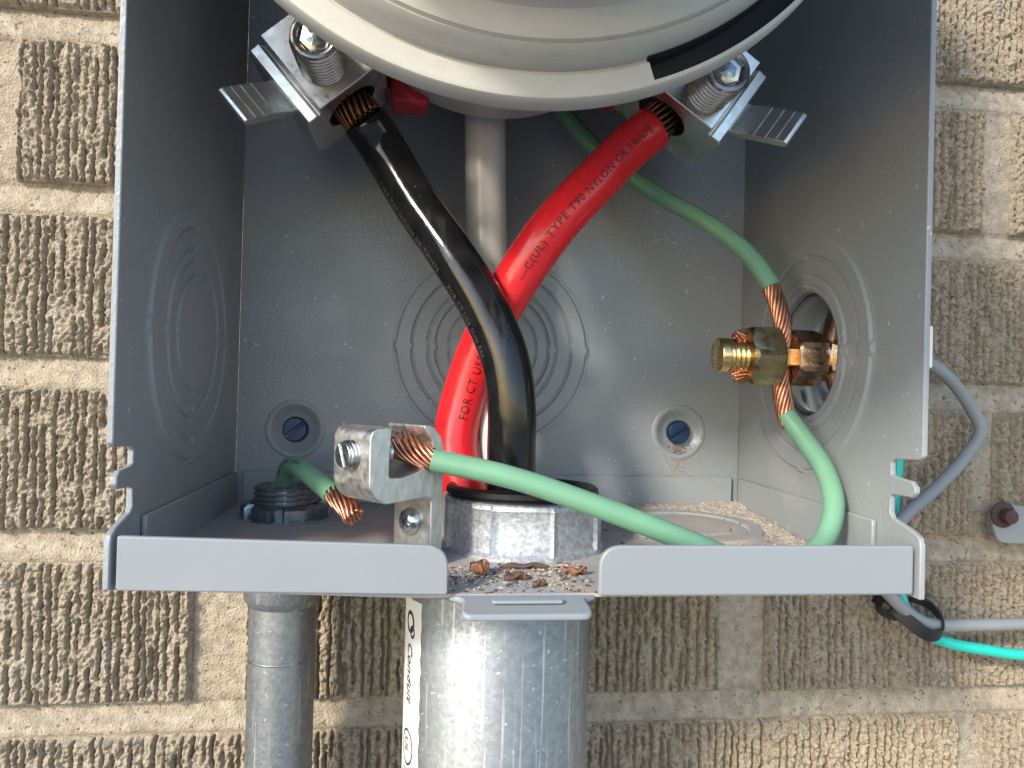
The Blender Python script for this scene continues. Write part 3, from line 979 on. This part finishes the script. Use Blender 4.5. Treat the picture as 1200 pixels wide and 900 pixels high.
lathe('threaded_neck', pr_, (SX, SY, fz(SY) + 0.2), (0, 0, 1), 'galv', cn, n=72, rfun=cthread, cap=False, autosm=60)

# ------------------------------------------------------------------ thick cables
CR = 7.6
def cable(name, label, m, P, print_=None):
    r = thing(name, label, 'cable', P[-1])
    return r, spline(P)

# black
startL = PL(5.5, 11, 61)
Pb = [startL, (-45.8, 65, 129.5), (-33.8, 61, 109.9), (-21.9, 54, 92.4), (-11.7, 49.5, 75.8), (-4.9, 46.5, 59.8), (-2.4, 45.5, 43.9), (-2.1, 46, 30.7), (-1.6, 46.5, 16.0), (-1.0, 47, -10)]
bk, sp = cable('black_cable', 'thick glossy black cable curving in front of the red cable', 'black', Pb)
tube('jacket', sp, CR, 'black', bk, n=48)
jk = bk.children[0]
text_on_tube('print', 'C(UL) TYPE T90 NYLON OR TWN75      FOR CT USE SUN RES', 2.5, sp, CR, 14.0, -1.08, 'ink_grey', jk, space=1.15)
P0 = [PL(-22, 11, 61), PL(-10, 11, 61), PL(0, 11, 61), PL(6, 11, 61)]
strands('conductor', spline(P0, 1.0), 7.2, 0.78, 0.22, 'copper_dull', bk, rings=((1, 0), (6, 0.27), (12, 0.55), (18, 0.84)), seg=6)

# red
startR = PR(4.5, 15.2, 62)
Pd = [startR, (38.2, 61.5, 134.4), (25.2, 57.5, 120.2), (11.0, 55.5, 103.9), (-0.5, 60, 86.0), (-9.4, 66.5, 67.7), (-15.7, 69.5, 48.7), (-18.6, 68.5, 31.1), (-14.8, 63.5, 12.0), (-12.5, 61, -10)]
rd, sp = cable('red_cable', 'thick red cable with black printed lettering, rising to the right lug', 'red', Pd)
tube('jacket', sp, CR, 'red', rd, n=48)
jk = rd.children[0]
L = sum((b - a).length for a, b in zip(sp, sp[1:]))
# reading direction runs up the cable: flip along the path
text_on_tube('print', '---C(UL) TYPE T90 NYLON OR TWN75', 3.55, sp, CR, 71.0, 0.06, 'ink', jk, flip=True, space=1.12)
text_on_tube('print', 'FOR CT USE S', 4.1, sp, CR, 124.0, 0.12, 'ink', jk, flip=True, space=1.12)
P0 = [PR(-20, 15.2, 61), PR(-8, 15.2, 61), PR(0, 15.2, 61.5), PR(5, 15.2, 62)]
strands('conductor', spline(P0, 1.0), 7.2, 0.78, 0.22, 'copper_dull', rd, rings=((1, 0), (6, 0.27), (12, 0.55), (18, 0.84)), seg=6)

# white
Pw = [(-10.3, 92, 165), (-9.2, 92, 131.7), (-8.0, 90, 99.4), (-6.6, 84, 67.5), (-4.6, 74.5, 43.0), (-1.0, 67.5, 20.2), (2, 65, -10)]
wh, sp = cable('white_cable', 'thick off-white cable hanging straight down behind the black and red cables', 'white', Pw)
tube('jacket', sp, CR, 'white', wh, n=40)

# ------------------------------------------------------------------ green earth wires
GR = 3.15
ew = thing('green_earth_wire', 'long green earth wire looping from behind the meter through the split bolt to the lug', 'wire', (94, 28, 5))
bY, bZ = 52.0, 63.3
sp = spline([(10, 100, 178), (21, 100, 159), (34, 97, 144), (51.7, 86, 126.6), (70.6, 74, 112.1), (82, 63, 98.6), (86.8, 56, 87.2)])
tube('jacket', sp, GR, 'green', ew, n=28, inset=0.5)
sp = spline([(86.2, 57, 88.5), (88.0, 54, 80.5), (89.0, 52, 72.5), (88.8, 52, 63.0), (88.6, 51.8, 54.0), (89.9, 50, 43.2), (90.6, 49, 41)], 0.7)
strands('bare_strands', sp, 2.45, 0.62, 1.35, 'copper', ew, rings=((1, 0), (6, 0.5), (12, 1.0)), seg=8, flare=lambda u: 1.0 - 0.18 * math.exp(-((u - 0.5) / 0.16) ** 2))
sp = spline([(89.9, 50, 43.9), (93.2, 44, 36.4), (95.6, 36, 27.7), (94.3, 28, 18.0), (88.5, 23, 8.0), (77.0, 18, 2.9), (62.0, 16, 3.0), (44.0, 15.5, 9.4), (18.7, 16.5, 18.5), (-5.1, 18.5, 25.9), (-26.8, 21, 30.2)])
tube('jacket', sp, GR, 'green', ew, n=28, inset=0.5)
sp = spline([(-25.8, 21, 29.9), (-29.5, 22.4, 31.2), (-33.0, 25, 32.6), (-36.0, 28, 33.8)], 0.7)
strands('bare_strands', sp, 2.6, 0.60, 0.4, 'copper', ew, rings=((1, 0), (6, 0.5), (12, 1.0)), seg=8, flare=lambda u: 0.95 + 0.5 * u)

gs = thing('short_green_wire', 'short green wire curling out of the threaded connector, cut copper end showing', 'wire', (SX, SY, 6))
sp = spline([(-76.5, 86, -20), (-77.2, 86, 5), (-77.6, 84.5, 14.0), (-75.0, 77, 21.3), (-69.5, 64, 23.2), (-61.8, 50.5, 20.6), (-54.8, 41, 16.9)])
tube('jacket', sp, GR, 'green', gs, n=28, inset=0.5)
text_on_tube('print', 'NYLON  AWG  THHN', 2.2, sp, GR, 42, 0.6, 'ink_dark', gs.children[0], space=1.1)
sp = spline([(-55.6, 42, 17.4), (-52.5, 38, 15.6), (-50.0, 35.6, 13.7), (-48.6, 34.2, 11.9)], 0.6)
strands('bare_strands', sp, 2.7, 0.62, 0.28, 'copper', gs, rings=((1, 0), (6, 0.5), (12, 1.0)), seg=8, jitter=0.5)

# ------------------------------------------------------------------ split bolt
sb = thing('split_bolt', 'aged bronze split bolt with hexagon nut clamping bare copper against the right wall', 'split bolt', (88, bY, bZ - 10))
th_ = thread('threaded_shank', (66.0, bY, bZ), (1, 0, 0), 22.0, 5.9, 1.7, 0.75, 'brass_bright', sb, n=56, plain0=3.2)
hexprism('nut', (75.2, bY, bZ), (1, 0, 0), 11.0, 18.8, 'brass', sb, rot=0.0, chamf=1.1)
for dy in (-1, 1):
    box('bolt_leg', (85, bY + dy * 3.3 - 1.1, bZ - 3.2), (92, bY + dy * 3.3 + 1.1, bZ + 3.2), 'brass_bright', sb, bevel=0.6)
hexprism('bolt_head', (91.2, bY, bZ), (1, 0, 0), 10.4, 16.2, 'bronze_red', sb, rot=math.radians(30), chamf=0.9)
V, F = text_shape('CD', 4.2, 1.0)
mesh('stamp', [(93.2 + u, bY - 8.25, bZ - 1.2 + w) for u, w, _ in V], F, 'brass', sb, smooth=False)
v, f = [], []
for k in range(36):
    a = 2 * math.pi * k / 36
    for q in (3.6, 3.3):
        v.append((96.2 + q * math.cos(a), bY - 8.25, bZ + 0.2 + q * math.sin(a)))
for k in range(36):
    k2 = (k + 1) % 36
    f.append((2 * k, 2 * k + 1, 2 * k2 + 1, 2 * k2))
mesh('stamp_ring', v, f, 'brass', sb, smooth=False)
strands('copper_offcut', spline([(71.8, bY - 1, bZ + 7.2), (75, bY - 0.5, bZ + 5.6), (80, bY, bZ + 4.8)], 0.6), 1.5, 0.6, 0.3, 'copper', sb, rings=((1, 0), (6, 0.8)))
strands('copper_offcut', spline([(71.4, bY - 1, bZ - 7.4), (75, bY - 0.5, bZ - 5.8), (80, bY, bZ - 4.8)], 0.6), 1.5, 0.6, 0.3, 'copper', sb, rings=((1, 0), (6, 0.8)))

# ------------------------------------------------------------------ earth lug on the floor
TH = math.radians(40)
cT, sT = math.cos(TH), math.sin(TH)
LO = Vector((-23.6, 25.0, 0))            # right front bottom edge of the leg
gl = thing('ground_lug', 'sawn aluminium lay-in earth lug holding the green wire, beside the bushing', 'ground lug', (-38, 26, fz(26)))
def GP(u, w, d):
    # u along the screw axis (0 at right edge, negative left), w height, d depth away from the viewer
    return (LO.x + u * cT - d * sT, LO.y + u * sT + d * cT, w)
def crop(x, y):
    return ((x - 556) / 13.3, (690 - y) / 17.1 + 6.6)
pts = [(224, 400), (222, 330), (222, 170), (240, 136), (312, 128), (306, 250), (304, 358), (360, 362), (440, 340), (492, 300), (506, 250), (496, 190), (462, 150), (456, 122), (500, 128),
       (540, 178), (558, 245), (557, 400), (556, 770), (502, 770), (500, 480), (488, 462), (420, 466), (330, 474), (290, 476), (250, 450)]
poly = [crop(*p) for p in pts]
poly = rounded(poly, 0.9, n=2)
ln = prism('lug_casting', poly, 16.5, GP, ['alu_lug', 'alu_cut'], gl, bevel=0.45, bseg=3)
for p in ln.data.polygons:
    if len(p.vertices) > 8:
        p.material_index = 1
# set screw through the left jaw
ax = Vector((cT, sT, 0)).normalized()
c0 = Vector(GP(crop(222, 0)[0] - 2.6, crop(0, 258)[1], 8.0))
s1 = thread('set_screw', c0, ax, 13.5, 3.9, 1.1, 0.55, 'steel', gl, n=48)
# slotted end: two half discs either side of the slot
for d in (-1, 1):
    poly = []
    for k in range(13):
        a = math.pi * k / 12
        poly.append((3.4 * math.cos(a), max(0.42, 3.4 * math.sin(a)) * d))
    e2 = Vector((-ax.y, ax.x, 0))
    tilt = math.radians(68)
    def ms(u, w, q, c0=c0, ax=ax, e2=e2, tilt=tilt):
        uu = u * math.cos(tilt) - w * math.sin(tilt); ww = u * math.sin(tilt) + w * math.cos(tilt)
        p = c0 + e2 * uu + Vector((0, 0, ww)) - ax * (0.5 - 1.0 * q)
        return tuple(p)
    prism('slot_side', poly, 0.9, ms, 'steel', s1, bevel=0.2)
# fixing screw in the leg: domed cross-slot head
c1 = Vector(GP(crop(500, 0)[0] - 0.05, crop(0, 596)[1], 8.5))
s2 = lathe('fixing_screw', [(0, 3.9), (0.5, 3.9), (1.5, 3.5), (2.2, 2.6), (2.5, 1.4), (2.55, 0.3)], c1, -ax, 'steel', gl, n=40)
for rot in (0.5, 0.5 + math.pi / 2):
    e2 = Vector((-ax.y, ax.x, 0))
    d1 = e2 * math.cos(rot) + Vector((0, 0, 1)) * math.sin(rot)
    d2 = e2 * -math.sin(rot) + Vector((0, 0, 1)) * math.cos(rot)
    cc = c1 - ax * 2.1
    vv = []
    for k in (0, 0.62):
        for (p_, q_) in ((-2.1, -0.45), (2.1, -0.45), (2.1, 0.45), (-2.1, 0.45)):
            vv.append(tuple(cc + d1 * p_ + d2 * q_ - ax * k))
    mesh('cross_slot', vv, [(0, 3, 2, 1), (4, 5, 6, 7), (0, 1, 5, 4), (1, 2, 6, 5), (2, 3, 7, 6), (3, 0, 4, 7)], 'zinc_dark', s2, smooth=False)

# ------------------------------------------------------------------ cables and fixings on the wall to the right
cg = thing('grey_cable', 'thin grey cable looping out over the bricks beside the box and off along the wall', 'cable', (166, 105, -40))
sp = spline([(150, 108, 78), (168, 107, 71), (180, 105, 66), (189, 103.5, 59), (198, 102.5, 47), (201.8, 102, 38), (196.5, 102, 29), (182, 100.5, 15), (165.7, 99, 2), (155, 98, -12), (156, 98, -24),
             (162, 98, -31), (168.5, 97, -36.6), (175.3, 97, -40.2), (184, 99, -41.8), (195, 101, -42.4), (224.3, 103, -42.8), (290, 106, -41)])
tube('jacket', sp, 2.55, 'grey_cable', cg, n=24)
ct = thing('teal_cable', 'bright teal cable sagging across the bricks from under the corner of the box', 'cable', (190, 106, -60))
sp = spline([(160, 110, 60), (167, 108, 40), (168.2, 107, 25), (166.5, 107, 0), (166, 106, -20), (169.5, 105, -32), (175.5, 103.5, -43), (189, 105, -50.3), (210.5, 106, -54.8), (228, 107, -57.4), (290, 110, -60)])
tube('jacket', sp, 2.3, 'teal', ct, n=24)
tie = thing('cable_tie', 'black plastic band wrapped round the grey and teal cables below the box corner', 'cable tie', (173, 100, -42))
bpath = spline([(161.5, 110, -33.0), (163, 99.5, -34.8), (167.5, 95.2, -39.3), (173.5, 93.2, -43.5), (180.3, 95.2, -43.4), (182.6, 99, -39.0), (181.2, 105, -35.0), (176, 109, -33.5)], 1.0)
F_ = frames(bpath)
v, f = [], []
for i, p in enumerate(bpath):
    t, N, B = F_[i]
    out = (p - Vector((173, 103, -40))); out = (out - t * out.dot(t)).normalized()
    side = t.cross(out)
    for a_, b_ in ((-2.6, 0), (-2.6, 1.0), (2.6, 1.0), (2.6, 0)):
        v.append(tuple(p + side * a_ + out * b_))
for i in range(len(bpath) - 1):
    for j in range(4):
        j2 = (j + 1) % 4
        f.append((i * 4 + j, i * 4 + j2, i * 4 + 4 + j2, i * 4 + 4 + j))
f += [(0, 1, 2, 3), tuple(reversed([len(v) - 4 + k for k in range(4)]))]
bd = mesh('band', v, f, 'blacktie', tie, bevel=0.3, autosm=40)
fix_normals(bd)
lathe('tie_tail', [(0, 4.2), (3, 5.0), (8, 4.2), (9, 2)], (161.0, 105.5, -33.8), (0.8, -0.35, -0.45), 'blacktie', tie, n=12, autosm=30)

stp = thing('conduit_strap', 'grey metal strap with rusty bolt and washer fixed to the bricks', 'strap', (224, 112, -10))
prism('strap_plate', rounded([(214.8, 3.5), (223, 6.5), (262, 2.0), (262, -10.4), (218.5, -10.4), (215.6, -4.0)], [3, 1, 0, 0, 2.5, 2], n=6), 2.0, lambda x, z, w: (x, 110.5 + w - (0.0 if x < 228 else (x - 228) * 0.25), z), 'grey_cable', stp, bevel=0.5)
box('strap_spacer', (217.5, 112.4, -7.0), (228, 117.5, 2.0), 'grey_cable', stp, bevel=1)
lathe('washer', [(0, 5.2), (0.2, 5.6), (1.0, 5.6), (1.2, 5.2)], (219.4, 109.2, 2.0), (0, 1, 0), 'rust', stp, n=32)
hexprism('bolt_head', (219.9, 105.2, 1.7), (0, 1, 0), 4.2, 6.0, 'rust', stp, rot=0.2, chamf=0.7)

wc = box('cable_clip', (102.1, -2.4, 58.6), (103.5, 7.0, 69.8), 'white_clip', None, bevel=0.4)
tag(wc, 'small white plastic clip on the outer face of the right side wall', 'clip')

# ------------------------------------------------------------------ dust and leaf litter on the floor
def crumbs(name, spots, m, label, seed):
    g = random.Random(seed)
    v, f = [], []
    for (x, y, s) in spots:
        z = fz(y) + s * 0.28
        base = len(v)
        ax_ = g.uniform(0, math.pi)
        st2 = g.uniform(0.8, 2.2); fl = g.uniform(0.35, 0.9)
        for (dx, dy, dz) in ((1, 0, 0), (-1, 0, 0), (0, 1, 0), (0, -1, 0), (0, 0, 1), (0, 0, -1)):
            k = g.uniform(0.6, 1.2) * s
            px, py = dx * st2 * k, dy * k
            v.append((x + px * math.cos(ax_) - py * math.sin(ax_), y + px * math.sin(ax_) + py * math.cos(ax_), z + dz * fl * k * 0.8))
        for t in ((0, 2, 4), (2, 1, 4), (1, 3, 4), (3, 0, 4), (2, 0, 5), (1, 2, 5), (3, 1, 5), (0, 3, 5)):
            f.append(tuple(base + q for q in t))
    ob = mesh(name, v, f, m, None, smooth=False)
    ob['kind'] = 'stuff'
    tag(ob, label, 'debris')
    return ob
def inbush(x, y):
    return math.hypot(x - 2.6, y - 53) < 27 or math.hypot(x + 76.5, y - 86) < 15
def spots(n, xr, yr, smin, smax, seed, dens=None):
    g = random.Random(seed)
    out = []
    while len(out) < n:
        x, y = g.uniform(*xr), g.uniform(*yr)
        if inbush(x, y) or (dens and g.random() > dens(x, y)):
            continue
        out.append((x, y, smin + (smax - smin) * g.random() ** 3))
    return out
clump = lambda x, y: 0.25 + 0.75 * math.exp(-((y - 17 - 0.12 * x) / 6) ** 2)
crumbs('leaf_crumbs', spots(700, (-22, 16), (0.5, 27), 0.12, 0.8, 1, clump) + spots(500, (24, 98), (25, 108), 0.12, 0.6, 2), 'crumb_dark', 'dark crumbs of dry leaf scattered over the box floor', 3)
crumbs('pale_grit', spots(800, (-22, 16), (0.5, 27), 0.12, 0.7, 4, clump) + spots(1800, (26, 99), (30, 110), 0.15, 0.75, 5, lambda x, y: 0.15 + 0.85 * min(1, max(0, (x + y - 95) / 80)))
       + spots(300, (-97, -30), (30, 109), 0.1, 0.45, 6), 'crumb_pale', 'pale masonry grit scattered over the box floor', 7)
# dust drift in the back right corner
xs = np.linspace(24, 99.2, 170); ys = np.linspace(20, 111.2, 200)
X, Y = np.meshgrid(xs, ys)
rng = np.random.default_rng(9)
hgt = 2.2 * np.exp(-((99 - X) / 13.0) ** 2) * np.clip((Y - 30) / 45, 0, 1) + 1.9 * np.exp(-((111 - Y) / 12.0) ** 2) * np.clip((X - 30) / 30, 0, 1)
hgt = hgt * (0.4 + 0.8 * noise2(X.shape, 20, rng, 4)) + (noise2(X.shape, 3, rng, 3) - 0.5) * 1.3 + (noise2(X.shape, 1, rng, 1) - 0.5) * 0.4 - 0.6
V = np.stack([X, Y, -0.8 + 0.045 * Y + hgt], -1).reshape(-1, 3)
I = np.arange(X.size).reshape(X.shape)
F = np.stack([I[:-1, :-1], I[:-1, 1:], I[1:, 1:], I[1:, :-1]], -1).reshape(-1, 4)
dd = mesh('dust_drift', V, F, 'dust', None)
dd['kind'] = 'stuff'
tag(dd, 'cream masonry dust drifted into the right rear corner of the floor', 'dust')

def leaf(name, c, lx, ly, curl, rotz, m, label, seed, lift=0.4):
    g = random.Random(seed)
    nu, nv_ = 12, 7
    v, f = [], []
    for side in (0, 0.25):
        for i in range(nu):
            for j in range(nv_):
                u = i / (nu - 1) * 2 - 1; w = j / (nv_ - 1) * 2 - 1
                wid = math.sqrt(max(0.04, 1 - u * u)) * (0.8 + 0.2 * math.sin(5 * u + seed))
                x = u * lx + g.uniform(-0.12, 0.12); y = w * ly * wid + g.uniform(-0.12, 0.12)
                z = curl * (w * w * 0.8 + 0.5 * u * u * math.cos(seed)) + 0.35 * math.sin(6 * u + 3 * w + seed) + side + lift
                X_ = x * math.cos(rotz) - y * math.sin(rotz); Y_ = x * math.sin(rotz) + y * math.cos(rotz)
                v.append((c[0] + X_, c[1] + Y_, fz(c[1] + Y_) + z))
    n0 = nu * nv_
    for s_ in (0, n0):
        for i in range(nu - 1):
            for j in range(nv_ - 1):
                q = (s_ + i * nv_ + j, s_ + (i + 1) * nv_ + j, s_ + (i + 1) * nv_ + j + 1, s_ + i * nv_ + j + 1)
                f.append(q if s_ else tuple(reversed(q)))
    rim = [i * nv_ for i in range(nu)] + [(nu - 1) * nv_ + j for j in range(1, nv_)] + [i * nv_ + nv_ - 1 for i in range(nu - 2, -1, -1)] + [j for j in range(nv_ - 2, 0, -1)]
    for i in range(len(rim)):
        a_, b_ = rim[i], rim[(i + 1) % len(rim)]
        f.append((a_, b_, b_ + n0, a_ + n0))
    ob = mesh(name, v, f, m, None)
    tag(ob, label, 'leaf')
    return ob
leaf('dry_leaf', (-13.6, 16.5), 2.6, 2.4, 3.0, 0.4, 'leaf', 'crumpled orange-brown leaf bit in front of the bushing', 1)
leaf('dry_leaf', (-12.6, 14.6), 1.8, 2.0, 3.4, 1.5, 'leaf', 'small tightly curled brown leaf bit against the crumpled orange one', 5)
leaf('dry_leaf', (-0.5, 21.5), 7.0, 1.6, 0.9, 0.03, 'leaf_dark', 'long flat dark leaf sliver at the foot of the bushing', 2)
leaf('dry_leaf', (-3.8, 11.0), 3.6, 1.8, 1.6, 0.2, 'leaf_dark', 'dark crumpled leaf piece in the middle of the lip gap', 3)
leaf('dry_leaf', (1.0, 5.0), 1.9, 1.1, 1.3, 0.3, 'leaf_dark', 'tiny dark leaf flake just above the latch tongue', 4)
leaf('dry_leaf', (12.5, 15.5), 3.2, 1.6, 1.4, -0.2, 'leaf', 'brown leaf scrap beside the rounded end of the right lip', 6)

g_ = random.Random(21)
v, f = [], []
for q in range(420):
    t_ = g_.random() ** 0.8
    z = 29.5 - t_ * 13.5
    x = 75.1 + g_.gauss(0, 1.6 + 1.6 * t_)
    sz = g_.uniform(0.12, 0.42)
    yb = 113.0 if z > 16.6 else 111.4
    if math.hypot(x - 75.1, z - 34.5) < 5.4:
        continue
    if math.hypot(x - 75.1, z - 34.5) < 9.2:
        yb = 114.4 - (math.hypot(x - 75.1, z - 34.5) - 5.4) * 0.45
    b_ = len(v)
    v += [(x - sz, yb + 0.1, z - sz), (x + sz, yb + 0.1, z - sz * 0.6), (x + sz * 0.3, yb + 0.1, z + sz), (x, yb - sz * 0.7, z)]
    f += [(b_, b_ + 1, b_ + 3), (b_ + 1, b_ + 2, b_ + 3), (b_ + 2, b_, b_ + 3)]
rdm = mesh('rust_dust', v, f, 'rust_dust', mb, smooth=False)
rdm['kind'] = 'stuff'
